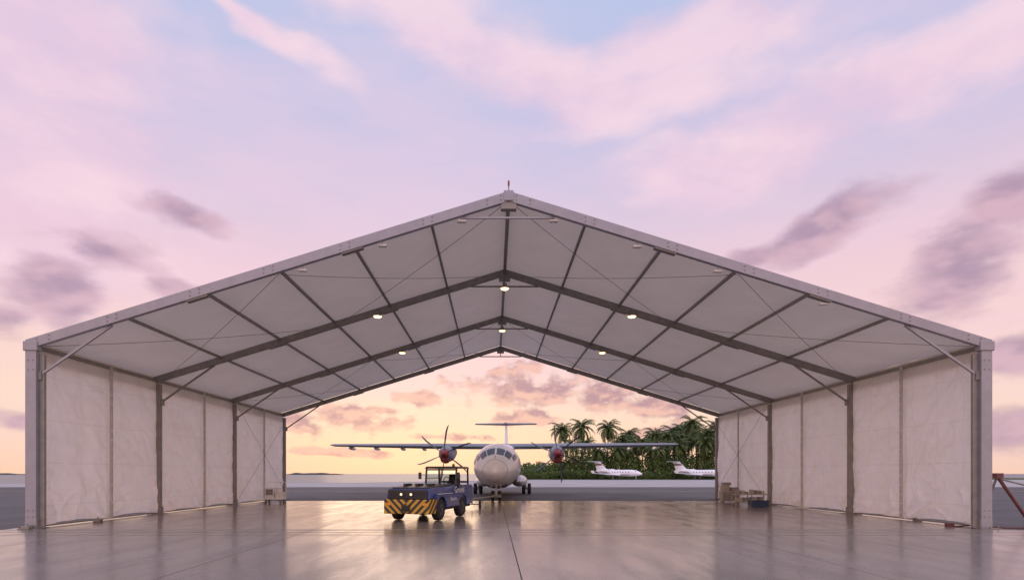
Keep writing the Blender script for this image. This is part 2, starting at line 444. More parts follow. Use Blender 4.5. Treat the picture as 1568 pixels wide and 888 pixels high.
# eave flashing closes the gap between roof and curtain
mb = MB()
for sgn in (-1,1):
    x0, x1 = sorted((sgn*(HW-.02), sgn*(HW-.035)))
    mb.box((x0,FR[0]+.04,ZE-.62),(x1,FR[-1],ZE-.012))
mb.build('eave_flap', M_roof, hang)
# curtains
mcu = MB(); mpo = MB(); tie = MB()
def clampf(v, a, b): return max(a, min(b, v))
for sgn in (-1,1):
    for bi in range(3):
        y0, y1 = FR[bi]+.03, FR[bi+1]-.03; ym = (y0+y1)/2+.1
        mpo.beam((sgn*(HW-.36),ym,.05),(sgn*(HW-.36),ym,ZE-.2),.07,.09)
        for zz in [0.3+.35*i for i in range(16)]:
            tie.cyl((sgn*(HW-.41),ym-.07,zz),(sgn*(HW-.41),ym+.07,zz+.03),.014,n=5)
        for pi, (a, b) in enumerate(((y0,ym+.03),(ym-.03,y1))):
            NX, NZ = 90, 110; vs = []; fs = []; sd_ = sgn*11.3+bi*5.1+pi*2.7
            L = b-a
            for i in range(NX+1):
                t = i/NX; y = a+L*t
                for j in range(NZ+1):
                    v = j/NZ
                    edge = min(t,1-t)
                    hem = .05+.16*math.sin(math.pi*t)*(.5+.5*noise.noise(Vector((sd_,0,0))))
                    z = hem+(ZE-.20-hem)*v
                    low = max(0,1-v*1.6)
                    f0 = .07*math.sin(math.pi*t)*math.sin(math.pi*v)*(1 if (pi+bi)%2 else -.6)
                    f1 = .06*math.sin(y*4.2+sd_+2.4*noise.noise(Vector((y*.8,z*.22,sd_))))*(.45+.9*noise.noise(Vector((y*.5,z*.3,sd_+9))))
                    f2 = .13*noise.noise(Vector((y*1.1+z*.5,z*.55,sd_+3)))+.06*noise.noise(Vector((y*2.6+z*1.8,z*1.6-y,sd_+5)))
                    rg = 1-abs(noise.noise(Vector((y*1.0-z*.8,z*.8+y*.35,sd_+21))))*2.2
                    rg2 = 1-abs(noise.noise(Vector((y*1.0+z*.9,z*.7-y*.3,sd_+41))))*2.4
                    f3 = (.08*max(0,rg)**3+.07*max(0,rg2)**3)*(.35+.9*low)
                    cr = 0
                    if low > 0:
                        cx_ = edge*L; dcorn = math.hypot(cx_, z*.8)
                        ang = math.atan2(z*.8, cx_+.01)
                        cr = .11*math.sin(ang*11+sd_+2*noise.noise(Vector((y,z,sd_))))*math.exp(-dcorn*.6)*min(1,dcorn*2.5)
                    amp = min(1, edge*L*4+.12)*min(1,(1-v)*8+.1)
                    tot = (f0+f1+f2+f3)*amp + cr*min(1,edge*L*4+.12)
                    x = sgn*(HW-.17-clampf(tot,-.13,.15))
                    vs.append((x,y,z))
            for i in range(NX):
                for j in range(NZ):
                    q = i*(NZ+1)+j; fs.append((q,q+1,q+NZ+2,q+NZ+1))
            mcu.add(vs, fs)
mcu.build('side_curtains', M_curt, hang, smooth=True, recalc=False)
mpo.build('curtain_posts', mat('curtain_post', (.48,.45,.41,1), .5, .15), hang)
tie.build('curtain_ties', M_white, hang)
mb = MB()
for sx, xs_ in ((-1,4.15),(-1,6.8),(-1,1.55),(1,1.5),(1,4.25),(1,6.9),(1,10.4)):
    z = zr(xs_)-.40; x = sx*xs_
    mb.box((x-.14,FR[0]+.02,z-.06),(x+.14,FR[0]+.2,z)); mb.cyl((x,FR[0]+.1,z),(x,FR[0]+.1,z+.16),.02)
mb.build('front_floodlights', M_white, hang, bevel=.01)
mb = MB(); mb.cyl((0,FR[0]-.05,ZA),(0,FR[0]-.05,ZA+.34),.022,.014,8,0); mb.cyl((0,FR[0]-.05,ZA+.2),(0,FR[0]-.05,ZA+.36),.035,.03,8,1)
mb.build('obstruction_light_mast', [M_steel, M_red], hang)
M_glow = mat('lamp_glow', (1,.8,.5,1), .5, emis=(1,.66,.30,1), estr=4.)
lamps = [(-5.65,1),(5.65,1),(0,1),(-5.75,2),(5.75,2),(0,2)]
for i, (x, k) in enumerate(lamps):
    y = FR[k]-.28; z = zr(abs(x))-.50 if x else ZA-1.0
    e = empty('high_bay_lamp', (HX+x, y, z))
    mb = MB(); mb.cyl((0,0,.10),(0,0,.02),.10,.20,20,0,True); mb.cyl((0,0,.22),(0,0,.10),.09,.10,16,0); mb.cyl((0,0,.02),(0,0,-.01),.20,.20,20,0,False)
    mb.cyl((0,0,.22),(0,.2,.42 if x else .75),.015,.015,6,0); mb.build('housing', M_steel, e, smooth=True)
    mb = MB(); mb.cyl((0,0,.015),(0,0,-.05),.185,.14,20); mb.build('lens', M_glow, e)
    l = bpy.data.lights.new('bulb','SPOT'); l.energy = 150; l.color = (1,.72,.44); l.shadow_soft_size = .15; l.spot_size = R(170); l.spot_blend = .8
    lo = bpy.data.objects.new('bulb', l); scene.collection.objects.link(lo); lo.parent = e; lo.location = (0,0,-.24)

# ------------------------------------------------------------------ tow tractor
M_blue = mat('blue_paint', (.028,.050,.19,1), .35, 0, .15, 2, coat=.3)
M_black = mat('black_panel', (.018,.018,.02,1), .4, 0, .3)
M_glass = mat('dark_glass', (.02,.025,.03,1), .06, 0, .1)
M_rim = mat('wheel_rim', (.07,.07,.08,1), .4, .5)
M_grime = mat('dirty_underbody', (.03,.028,.026,1), .8)
M_haz = bpy.data.materials.new('hazard_stripes'); M_haz.use_nodes = True
n = NB(M_haz.node_tree); b = M_haz.node_tree.nodes['Principled BSDF']
o = n.sep(n.n.new('ShaderNodeTexCoord').outputs['Object'])
sxy = n.m('ADD', n.m('ABSOLUTE', o[0]), n.m('MULTIPLY', o[1], 1.))
fr = n.m('FRACT', n.m('MULTIPLY', n.m('ADD', sxy, n.m('MULTIPLY', o[2], -1.)), 3.6))
n.put(b.inputs['Base Color'], n.mix(n.m('GREATER_THAN', fr, .5), (.02,.02,.02,1), (.52,.30,.03,1))); b.inputs['Roughness'].default_value = .45
trac = empty('aircraft_tow_tractor', (-3.26,21.89,0), -math.atan2(.287,.958))
mb = MB()
mb.box((-.9,.35,.38),(.9,4.7,.62)); mb.build('chassis', M_grime, trac, bevel=.02)
mb = MB()
mb.hexa([(-.92,.0,.30),(.92,.0,.30),(1.0,.5,.30),(-1.0,.5,.30)], [(-.92,.0,.84),(.92,.0,.84),(1.0,.5,.84),(-1.0,.5,.84)])
mb.build('front_bumper', M_haz, trac, bevel=.025)
mb = MB()
for sg in (-1,1):
    x0,x1 = sorted((sg*.93, sg*1.0)); mb.box((x0,.505,.66),(x1,.66,.84))
mb.build('side_stripe', M_haz, trac)
mb = MB()
mb.hexa([(-.9,.12,.845),(.9,.12,.845),(.95,2.7,.845),(-.95,2.7,.845)], [(-.84,.26,1.24),(.84,.26,1.24),(.95,2.7,1.36),(-.95,2.7,1.36)],0)
mb.build('hood', M_blue, trac, bevel=.05)
mb = MB()
mb.hexa([(-.78,.32,1.248),(.78,.32,1.248),(.86,2.6,1.362),(-.86,2.6,1.362)], [(-.76,.36,1.29),(.76,.36,1.29),(.84,2.56,1.40),(-.84,2.56,1.40)])
mb.box((-.80,.10,.87),(.80,.16,1.20))
for i in range(6): mb.box((-.76,.085,.90+.044*i),(.76,.105,.917+.044*i))
for xx in (-.5,0,.5): mb.box((xx-.05,.9,1.3),(xx+.05,1.5,1.42))
mb.build('grille_and_deck', M_black, trac, bevel=.012)
mb = MB()
for sg in (-1,1):
    x0,x1 = sorted((sg*.62, sg*1.0))
    mb.box((x0,1.62,.50),(x1,3.05,1.02)); mb.box((x0,3.95,.50),(x1,4.75,1.30))
    for yc in (1.08,3.5):
        prev = None
        for i in range(13):
            a = math.pi*i/12; pin = (yc-math.cos(a)*.52, .42+math.sin(a)*.52)
            if prev:
                p0, p1 = prev, pin
                top = 1.05 if yc < 2 else 1.30
                mb.hexa([(x0,p0[0],max(.42,p0[1])),(x1,p0[0],max(.42,p0[1])),(x1,p1[0],max(.42,p1[1])),(x0,p1[0],max(.42,p1[1]))],
                        [(x0,p0[0],top),(x1,p0[0],top),(x1,p1[0],top),(x0,p1[0],top)])
            prev = pin
mb.box((-.95,2.72,.65),(.95,4.75,1.08)); mb.box((-.95,4.0,1.08),(.95,4.75,1.34))
mb.build('body', M_blue, trac)
mb = MB(); mb.box((1.0,.66,1.02),(1.012,2.2,1.04)); mb.build('trim', M_white, trac)
for sx in (-1,1):
    for yc in (1.08,3.5):
        mb = MB(); n_ = 28; prof = [(.24,-.13),(.37,-.14),(.41,-.11),(.42,0),(.41,.11),(.37,.14),(.24,.13)]
        rings = []
        for (r, xx) in prof: rings.append([(sx*.84+xx, yc+math.cos(2*math.pi*i/n_)*r, .42+math.sin(2*math.pi*i/n_)*r) for i in range(n_)])
        mb.loft(rings, 0); 
        mb.cyl((sx*.84+sx*.135,yc,.42),(sx*.84+sx*.10,yc,.42),.21,.19,20,1); mb.cyl((sx*.84+sx*.17,yc,.42),(sx*.84+sx*.1,yc,.42),.08,.09,12,1)
        for i in range(8):
            a = i*math.pi/4; mb.cyl((sx*.975,yc+.15*math.cos(a),.42+.15*math.sin(a)),(sx*.99,yc+.15*math.cos(a),.42+.15*math.sin(a)),.015,n=6,mi=0)
        mb.build('wheel', [M_dark, M_rim], trac, smooth=True)
cx0, cx1, cy0, cy1 = -.42, .92, 2.75, 4.35; zt = 2.02
mb = MB()
P = [(cx0,cy0),(cx1,cy0),(cx1,cy1),(cx0,cy1)]
for (x,y) in P:
    dy = .16 if y == cy0 else -.05
    mb.beam((x,y,1.05),(x,y+dy,zt),.07,.07)
mb.beam((cx0,cy0+.10,1.62),(cx0,cy1,1.62),.03,.03); 
mb.hexa([(cx0-.06,cy0+.05,zt),(cx1+.06,cy0+.05,zt),(cx1+.06,cy1+.05,zt),(cx0-.06,cy1+.05,zt)],[(cx0,cy0+.12,zt+.09),(cx1,cy0+.12,zt+.09),(cx1,cy1-.02,zt+.09),(cx0,cy1-.02,zt+.09)])
mb.beam((cx0,cy0+.01,1.30),(cx1,cy0+.01,1.30),.06,.10); mb.beam((cx0,cy0+.15,zt-.05),(cx1,cy0+.15,zt-.05),.06,.06)
mb.beam(((cx0+cx1)/2,cy0+.01,1.3),((cx0+cx1)/2,cy0+.15,zt),.035,.035)
mb.beam((cx0,cy1,1.45),(cx1,cy1,1.45),.06,.08)
for x in (cx0-.2,cx1+.16):
    mb.beam((x+(.2 if x<cx0 else -.16),cy0+.02,1.75),(x,cy0-.08,1.75),.02,.02); mb.box((x-.07,cy0-.1,1.58),(x+.07,cy0-.07,1.86))
mb.build('cab_frame', M_black, trac, bevel=.01)
mb = MB(); mb.hexa([(cx0+.04,cy0+.0,1.34),(cx1-.04,cy0+.0,1.34),(cx1-.04,cy0+.012,1.34),(cx0+.04,cy0+.012,1.34)],[(cx0+.04,cy0+.15,zt-.06),(cx1-.04,cy0+.15,zt-.06),(cx1-.04,cy0+.162,zt-.06),(cx0+.04,cy0+.162,zt-.06)])
M_clear = bpy.data.materials.new('windscreen_glass'); M_clear.use_nodes = True
b = M_clear.node_tree.nodes['Principled BSDF']; b.inputs['Base Color'].default_value = (.6,.65,.66,1); b.inputs['Roughness'].default_value = .03; b.inputs['Transmission Weight'].default_value = 1.; b.inputs['IOR'].default_value = 1.05
mb.build('windscreen', M_clear, trac)
mb = MB()
mb.box((.15,3.45,1.08),(.7,3.9,1.22)); mb.hexa([(.15,3.86,1.2),(.7,3.86,1.2),(.7,3.98,1.2),(.15,3.98,1.2)],[(.18,3.98,1.78),(.67,3.98,1.78),(.67,4.06,1.78),(.18,4.06,1.78)])
mb.cyl((.42,3.0,1.15),(.42,3.22,1.5),.025)
N_ = 16
ring = [(.42+.19*math.cos(2*math.pi*i/N_), 3.22-.12*math.sin(2*math.pi*i/N_)*.5, 1.5+.17*math.sin(2*math.pi*i/N_)) for i in range(N_+1)]
mb.path(ring, .018, 6)
mb.build('seat_and_steering', M_black, trac, bevel=.02)
M_head = mat('headlight', (.9,.85,.7,1), .2, emis=(1,.74,.40,1), estr=1.2)
mb = MB()
for xx in (-.24,.16): mb.cyl((xx,.055,1.03),(xx,.12,1.03),.045,.05,16)
mb.build('headlights', M_head, trac)
mb = MB()
for xx in (-.24,.16): mb.cyl((xx,.07,1.03),(xx,.15,1.03),.10,.10,16)
mb.cyl((.6,3.4,zt+.09),(.6,3.4,zt+.2),.06,.05,12)
mb.build('lamp_bezels', M_black, trac)
mb = MB()
for xx in (-.74,.74): mb.box((xx-.09,-.012,.62),(xx+.09,.0,.72))
mb.build('indicators', mat('amber_lens', (.7,.25,.03,1), .3), trac)
mb = MB(); mb.box((-.15,-.12,.42),(.15,-.003,.62)); mb.cyl((0,-.09,.36),(0,-.09,.7),.03); mb.box((-.2,4.76,.45),(.2,4.95,.65)); mb.build('hitch', M_grime, trac, bevel=.01)
def text(s, size, loc, rot, mt, parent, name):
    c = bpy.data.curves.new(name,'FONT'); c.body = s; c.size = size; c.extrude = .002; c.align_x = 'CENTER'
    ob = bpy.data.objects.new(name, c); scene.collection.objects.link(ob); ob.parent = parent; ob.location = loc; ob.rotation_euler = rot; c.materials.append(mt)
text('Ground', .36, (1.004,3.05,1.03), (R(90),0,R(90)), M_white, trac, 'side_lettering')
text('Service', .24, (1.004,2.35,.72), (R(90),0,R(90)), M_white, trac, 'side_lettering_small')

# ------------------------------------------------------------------ turboprop airliner
M_pw = mat('aircraft_white', (.80,.81,.86,1), .25, 0, .05, 1, coat=.3)
M_navy = mat('aircraft_navy', (.03,.04,.08,1), .35)
M_wing = mat('wing_grey', (.22,.23,.26,1), .4, .1, .1)
M_mar = mat('maroon_cover', (.28,.03,.03,1), .5)
M_prop = mat('propeller_grey', (.10,.10,.11,1), .4)
air = empty('turboprop_airliner', (.05,36.5,0), -math.atan(.045), 1.13)
S = [(0,1.66,.03,.03),(.12,1.67,.24,.22),(.4,1.70,.46,.42),(.85,1.77,.72,.65),(1.4,1.86,.97,.88),(2.0,1.96,1.19,1.10),(2.8,2.04,1.38,1.29),(3.8,2.07,1.45,1.38),
     (5,2.08,1.46,1.40),(18,2.08,1.46,1.40),(20.5,2.28,1.25,1.18),(23,2.62,.85,.82),(25.5,2.98,.42,.45),(27.2,3.15,.12,.16)]
def fus(y, th):
    for k in range(len(S)-1):
        if S[k][0] <= y <= S[k+1][0]:
            t = (y-S[k][0])/(S[k+1][0]-S[k][0]); a = [S[k][i]+(S[k+1][i]-S[k][i])*t for i in range(4)]; break
    return Vector((a[2]*math.sin(th), y, a[1]+a[3]*math.cos(th)))
mb = MB(); n_ = 40
mb.loft([[fus(s[0], 2*math.pi*i/n_) for i in range(n_)] for s in S])
mb.build('fuselage', M_pw, air, smooth=True)
def patch(mb, y0, y1, t0, t1, mi=0, off=.014, ny=8, nt=8, shear=0.):
    vs = []; fs = []
    for i in range(ny+1):
        for j in range(nt+1):
            v = j/nt; y = y0+(y1-y0)*i/ny+shear*v; th = t0+(t1-t0)*v; p = fus(y,th); c = Vector((0,p.y,2.0)); vs.append(p+(p-c).normalized()*off)
    for i in range(ny):
        for j in range(nt):
            a = i*(nt+1)+j; fs.append((a,a+1,a+nt+2,a+nt+1))
    mb.add(vs, fs, mi)
mb = MB()
for sg in (-1,1):
    patch(mb, 1.35,2.1, sg*R(3), sg*R(27)); patch(mb, 1.40,2.2, sg*R(30), sg*R(52)); patch(mb, 1.85,2.65, sg*R(54), sg*R(68))
    for i in range(20):
        if i in (9,10): continue
        y = 4.6+i*.72; patch(mb, y, y+.26, sg*R(68), sg*R(82), ny=2, nt=3)
mb.build('windows', M_glass, air, smooth=True, recalc=False)
mb = MB()
for sg in (-1,1):
    patch(mb, 3.2,17.8, sg*R(128), sg*R(178), off=.010, ny=20, nt=10)
    patch(mb, 2.2,3.2, sg*R(150), sg*R(178), off=.010, ny=4, nt=6)
    patch(mb, 4.0,17.8, sg*R(104), sg*R(112), off=.012, ny=20, nt=3)
mb.build('belly_livery', M_navy, air, smooth=True, recalc=False)
mb = MB()
patch(mb, .80,.83, 0, 2*math.pi, off=.006, ny=1, nt=40); patch(mb, 3.4,3.42, 0, 2*math.pi, off=.006, ny=1, nt=40)
patch(mb, .9,1.2, R(-1), R(1), off=.02, ny=2, nt=1)
mb.build('panel_seams', M_wing, air, smooth=True, recalc=False)
def foil(ch, t, n=10):
    up = []; lo = []
    for i in range(n+1):
        x = .5*(1-math.cos(math.pi*i/n)); y = 5*t*(.2969*math.sqrt(x)-.126*x-.3516*x*x+.2843*x**3-.1036*x**4)
        up.append((x*ch, y*ch+.02*ch*math.sin(math.pi*x))); lo.append((x*ch, -y*ch*.8))
    return up+lo[-2:0:-1]
mb = MB(); mb2 = MB()
for sg in (-1,1):
    secs = [(0,12.6,2.6,3.66,.17),(4.9,12.6,2.6,3.70,.17),(13.2,13.1,1.5,3.82,.14),(13.55,13.4,.9,3.86,.10)]
    mb.loft([[(sg*x, y+a, z+b_) for a,b_ in foil(ch,t)] for (x,y,ch,z,t) in secs])
    for xx in (6.2,7.9,10.0,12.0):
        z = 3.52+.012*(xx-4); mb2.loft([[(sg*xx+r*math.cos(a),y,z+r*1.6*math.sin(a)) for a in [2*math.pi*i/10 for i in range(10)]] for (y,r) in ((13.2,.02),(13.6,.08),(14.6,.09),(15.4,.02))])
mb.build('wing', M_wing, air, smooth=True)
mb2.build('flap_fairings', M_pw, air, smooth=True)
mb = MB()
mb.loft([[(rx*math.cos(a), y, 3.42+rz*math.sin(a)) for a in [2*math.pi*i/24 for i in range(24)]] for (y,rx,rz) in ((10.8,.1,.05),(11.4,.7,.25),(12.2,1.0,.42),(14.8,1.0,.44),(16.2,.7,.25),(17.2,.1,.05))])
for sg in (-1,1):
    mb.loft([[(sg*1.35+rx*math.cos(a), y, 1.05+rz*math.sin(a)) for a in [2*math.pi*i/20 for i in range(20)]] for (y,rx,rz) in ((11.0,.05,.05),(11.8,.45,.36),(13.0,.62,.46),(15.6,.62,.46),(17.0,.35,.3),(18.,.05,.05))])
mb.build('fairings', M_pw, air, smooth=True)
for sg in (-1,1):
    X = sg*4.15; Z = 3.05
    mb = MB()
    mb.loft([[(X+rx*math.cos(a), y, z+rz*math.sin(a)) for a in [2*math.pi*i/24 for i in range(24)]] for (y,rx,rz,z) in
        ((10.9,.36,.40,Z),(11.2,.50,.56,Z),(12.0,.56,.62,Z+.02),(13.6,.56,.62,Z+.12),(15.6,.42,.46,Z+.3),(17.0,.12,.14,Z+.45))], 0)
    mb.loft([[(X+r*math.cos(a), y, Z+r*math.sin(a)) for a in [2*math.pi*i/20 for i in range(20)]] for (y,r) in ((10.15,.02),(10.25,.14),(10.5,.26),(10.85,.34),(10.95,.34))], 1)
    mb.loft([[(X+r*1.2*math.cos(a), y, Z-.42+r*math.sin(a)) for a in [2*math.pi*i/16 for i in range(16)]] for (y,r) in ((10.78,.2),(10.82,.26),(11.5,.28))], 1)
    mb.build('engine_nacelle', [M_wing, M_mar], air, smooth=True)
    mb = MB(); ph = R(3) if sg < 0 else R(-12)
    for k in range(6):
        a0 = ph+k*math.pi/3; rings = []
        for (r, ch, tw, sw) in ((.25,.10,66,0),(.6,.14,60,.0),(1.1,.18,54,.03),(1.6,.18,50,.07),(1.95,.14,46,.14),(2.12,.05,44,.22)):
            u = Vector((math.sin(a0),0,math.cos(a0))); t_ = Vector((math.cos(a0),0,-math.sin(a0)))
            c = Vector((X,10.55,Z))+u*r+t_*sw; cd = t_*math.cos(R(tw))+Vector((0,1,0))*math.sin(R(tw)); nn = cd.cross(u)
            rings.append([c+cd*ch*.5*cx+nn*.022*cz for cx,cz in ((-1,0),(-.3,1),(.5,.8),(1,0),(.5,-.8),(-.3,-1))])
        mb.loft(rings)
    mb.build('propeller', M_prop, air, smooth=True)
mb = MB()
def fin(mb, secs):
    mb.loft([[(b_, y+a, z) for a,b_ in foil(ch,t)] for (y,ch,z,t) in secs])
fin(mb, [(19.2,6.0,3.0,.05),(21.6,4.6,3.7,.06),(23.4,3.0,4.6,.10),(24.9,2.0,6.4,.12)])
mb.build('tail_fin', M_pw, air, smooth=True)
mb = MB()
for sg in (-1,1):
    mb.loft([[(sg*x, y+a, z+b_) for a,b_ in foil(ch,t)] for (x,y,ch,z,t) in ((0,24.8,1.9,6.42,.12),(2.95,25.4,1.1,6.48,.11),(3.05,25.6,.7,6.48,.08))])
mb.loft([[(r*math.cos(a), y, 6.45+r*math.sin(a)) for a in [2*math.pi*i/12 for i in range(12)]] for (y,r) in ((24.4,.03),(24.8,.16),(26.2,.18),(27.2,.03))])
mb.build('tailplane', M_wing, air, smooth=True)
def wheel(mb, x, y, r, wd):
    rings = [[(x+xx, y+math.cos(2*math.pi*i/20)*rr, r+math.sin(2*math.pi*i/20)*rr) for i in range(20)] for rr, xx in ((r*.5,-wd/2),(r*.93,-wd/2),(r,-wd/4),(r,wd/4),(r*.93,wd/2),(r*.5,wd/2))]
    mb.loft(rings, 0); mb.cyl((x-wd*.53,y,r),(x+wd*.53,y,r),r*.45,n=14,mi=1)
mb = MB()
for xx in (-.2,.2): wheel(mb, xx, 2.3, .30, .18)
mb.cyl((0,2.3,.3),(0,2.5,1.1),.07,.09,10,1); mb.cyl((-.2,2.3,.3),(.2,2.3,.3),.05,.05,8,1); mb.cyl((0,2.35,.5),(0,3.2,1.0),.04,.04,8,1)
for sg in (-1,1):
    for xx in (1.68,2.12): wheel(mb, sg*xx, 14, .43, .26)
    mb.cyl((sg*1.9,14,.43),(sg*1.65,14,1.1),.09,.11,10,1); mb.cyl((sg*1.6,14,.43),(sg*2.2,14,.43),.06,.06,8,1); mb.cyl((sg*1.9,14,.5),(sg*1.3,13.2,1.0),.05,.05,8,1)
mb.build('landing_gear', [M_dark, mat('gear_white', (.6,.6,.6,1), .4)], air, smooth=True)
mb = MB()
for sg in (-1,1):
    mb.hexa([(sg*.26,2.0,.72),(sg*.29,2.0,.72),(sg*.29,3.1,.72),(sg*.26,3.1,.72)],[(sg*.30,1.9,1.05),(sg*.33,1.9,1.05),(sg*.33,3.2,1.05),(sg*.30,3.2,1.05)])
mb.build('gear_doors', M_pw, air)
mb = MB()
for sg in (-1,1): mb.cyl((sg*1.2,11.0,1.05),(sg*1.2,11.1,1.05),.08,n=10)
mb.build('taxi_lights', mat('taxi_light', (.9,.9,.8,1), .2), air)

hb = Vector((-3.26,21.89,0))+Vector((.287,.958,0))*4.95; ng = Vector((.05+.045*2.3*1.13,36.5+2.2*1.13,0))
e = empty('tow_bar', (0,0,0)); mb = MB()
a = Vector((hb.x,hb.y,.52)); b_ = Vector((ng.x,ng.y-.2,.34))
mb.cyl(a, b_, .055, .055, 10, 0); mid = a.lerp(b_,.35)
for sx in (-.35,.35):
    mb.cyl((mid.x+sx,mid.y,.2),(mid.x+sx*1.35,mid.y,.2),.2,n=16,mi=1)
mb.cyl((mid.x-.4,mid.y,.2),(mid.x+.4,mid.y,.2),.03); mb.cyl((mid.x,mid.y,.2),(mid.x,mid.y,mid.z),.04)
mb.box((b_.x-.3,b_.y-.12,.25),(b_.x+.3,b_.y+.05,.42)); mb.build('bar', [M_steel, M_dark], e)

# ------------------------------------------------------------------ business jets
def jet(loc, rz, sc):
    j = empty('business_jet', loc, rz, sc)
    SS = [(0,1.9,.03,.03),(.4,1.92,.35,.3),(1.2,2.0,.7,.62),(2.4,2.15,.95,.92),(4,2.2,1.05,1.08),(13,2.2,1.05,1.08),(16,2.5,.7,.7),(19,2.9,.15,.2)]
    mb = MB(); mb.loft([[(s[2]*math.sin(2*math.pi*i/24), s[0], s[1]+s[3]*math.cos(2*math.pi*i/24)) for i in range(24)] for s in SS]); mb.build('fuselage', M_pw, j, smooth=True)
    mb = MB()
    for sg in (-1,1):
        mb.loft([[(sg*x,y+a,z+b_) for a,b_ in foil(ch,t)] for (x,y,ch,z,t) in ((0,7.4,4.2,1.5,.12),(1.2,7.8,3.8,1.5,.12),(9.2,11.5,1.4,2.1,.1),(9.4,11.9,1.5,2.9,.06))])
        mb.loft([[(sg*x,y+a,z+b_) for a,b_ in foil(ch,t)] for (x,y,ch,z,t) in ((0,17.2,2.4,6.0,.1),(3.7,18.9,1.1,6.1,.1))])
        mb.loft([[(sg*1.75+r*math.cos(a), y, 2.95+r*math.sin(a)) for a in [2*math.pi*i/16 for i in range(16)]] for (y,r) in ((12.4,.5),(12.7,.62),(14.6,.6),(16.,.38))])
        mb.box((min(sg*1.,sg*1.3),13,2.8),(max(sg*1.,sg*1.3),14.8,2.95))
    mb.build('wings_and_engines', M_pw, j, smooth=True)
    mb = MB(); fin(mb, [(13.8,4.8,3.0,.08),(17.2,2.5,6.0,.09)]); mb.build('tail_fin', M_pw, j, smooth=True)
    mb = MB(); mb.loft([[(b_*1.12, y+a, z) for a,b_ in foil(ch,t)] for (y,ch,z,t) in ((15.9,3.6,4.8,.085),(16.5,3.2,5.35,.09))]); mb.build('tail_stripe', M_maroon, j, smooth=True)
    mb = MB()
    for sg in (-1,1):
        for i in range(7): mb.cyl((sg*1.0,4.6+i*1.1,2.5),(sg*1.07,4.6+i*1.1,2.5),.17,n=10)
        mb.hexa([(sg*.25,1.35,2.5),(sg*.75,1.9,2.45),(sg*.8,2.3,2.5),(sg*.2,1.7,2.65)],[(sg*.1,1.7,2.75),(sg*.6,2.2,2.85),(sg*.7,2.5,2.8),(sg*.15,2.2,2.95)])
    mb.build('windows', M_glass, j)
    mb = MB()
    for (x,y,r) in ((0,2.4,.28),(-1.7,10.3,.38),(1.7,10.3,.38)):
        wheel(mb, x, y, r, .25); mb.cyl((x,y,r),(x,y,1.5),.08,.1,8,1)
    mb.build('landing_gear', [M_dark, M_white], j)
    mb = MB(); mb.box((-1.07,4.5,1.55),(1.07,12.8,1.66)); mb.build('cheatline', M_navy, j)
jet((43.5,172,0), R(40), .92)
jet((69,174,0), R(40), .92)

# ------------------------------------------------------------------ trees
M_bark = mat('palm_bark', (.10,.075,.05,1), .9, 0, .3, 4, .4, 12)
def leafmat(name, dark, lite):
    m = bpy.data.materials.new(name); m.use_nodes = True; n = NB(m.node_tree); b = m.node_tree.nodes['Principled BSDF']
    g = n.n.new('ShaderNodeNewGeometry'); r = g.outputs['Random Per Island']
    p = n.noise(g.outputs['Position'], .35, 2, .6)
    f = n.m('ADD', n.m('MULTIPLY', r, .5), n.ss(p, .35, .65, 0, .5))
    n.put(b.inputs['Base Color'], n.mix(f, dark, lite)); b.inputs['Roughness'].default_value = .6
    b.inputs['Specular IOR Level'].default_value = .25
    return m
M_frond = leafmat('palm_frond', (.025,.05,.015,1), (.11,.15,.04,1))
M_shrub = leafmat('shrub_leaf', (.03,.06,.018,1), (.12,.18,.045,1))
def palm_mesh(seed, H):
    rnd = random.Random(seed); mb = MB()
    bend = Vector((rnd.uniform(-1,1),rnd.uniform(-1,1),0))*H*.12; pts = []
    for i in range(10):
        t = i/9; pts.append(Vector((0,0,H*t))+bend*t*t)
    for i in range(9):
        r0 = .26*(1-.5*i/9)+(.12 if i == 0 else 0); r1 = .26*(1-.5*(i+1)/9); mb.cyl(pts[i],pts[i+1],r0,r1,8,0,False)
    top = pts[-1]
    for k in range(40):
        a = k*2.399+rnd.uniform(-.2,.2); e0 = R(75-120*(k/40)**.9)+rnd.uniform(-.12,.12); L = rnd.uniform(4.1,6.0); n_ = 13
        p = top.copy(); el_ = e0; dirh = Vector((math.cos(a),math.sin(a),0))
        for i in range(n_):
            d = dirh*math.cos(el_)+Vector((0,0,1))*math.sin(el_); q = p+d*(L/n_); el_ -= .11+.07*i/n_
            side_ = d.cross(Vector((0,0,1))); side_.normalize() if side_.length > .01 else None
            mb.add([p+side_*.03,p-side_*.03,q-side_*.02,q+side_*.02],[(0,1,2,3)],1)
            if i > 0:
                ll = 1.15*math.sin(math.pi*(.12+.84*i/n_))+.12
                for sg in (-1,1):
                    for hh in (0,.5):
                        b0 = p.lerp(q,hh); out = (side_*sg*.8+d*.55).normalized(); drop = Vector((0,0,-1))*rnd.uniform(.25,.8)
                        tip = b0+(out+drop).normalized()*ll*rnd.uniform(.85,1.1); w_ = d*.11
                        mb.add([b0-w_,b0+w_,tip+w_*.3],[(0,1,2)],1)
            p = q
    for k in range(7):
        a = k*.9; c = top+Vector((math.cos(a)*.3,math.sin(a)*.3,-.35)); mb.cyl(c,c+Vector((0,0,-.3)),.14,.1,6,0)
    me_o = mb.build('palm_tree_src', [M_bark, M_frond], recalc=False); me = me_o.data; bpy.data.objects.remove(me_o); return me
PM = [palm_mesh(i, h) for i, h in enumerate((15.5,13.5,12.,14.5,10.5))]
def palm(px, py_top, dist, vi):
    x = (px-VX)/F*dist; z = CH+(VY-py_top)/F*dist
    me = PM[vi]; hh = max(v.co.z for v in me.vertices)
    ob = bpy.data.objects.new('palm_tree', me); scene.collection.objects.link(ob)
    s = z/hh; ob.location = (x,dist,-.02); ob.scale = (max(.85,min(1.15,s)),)*2+(s,); ob.rotation_euler = (0,0,random.uniform(0,6.28))
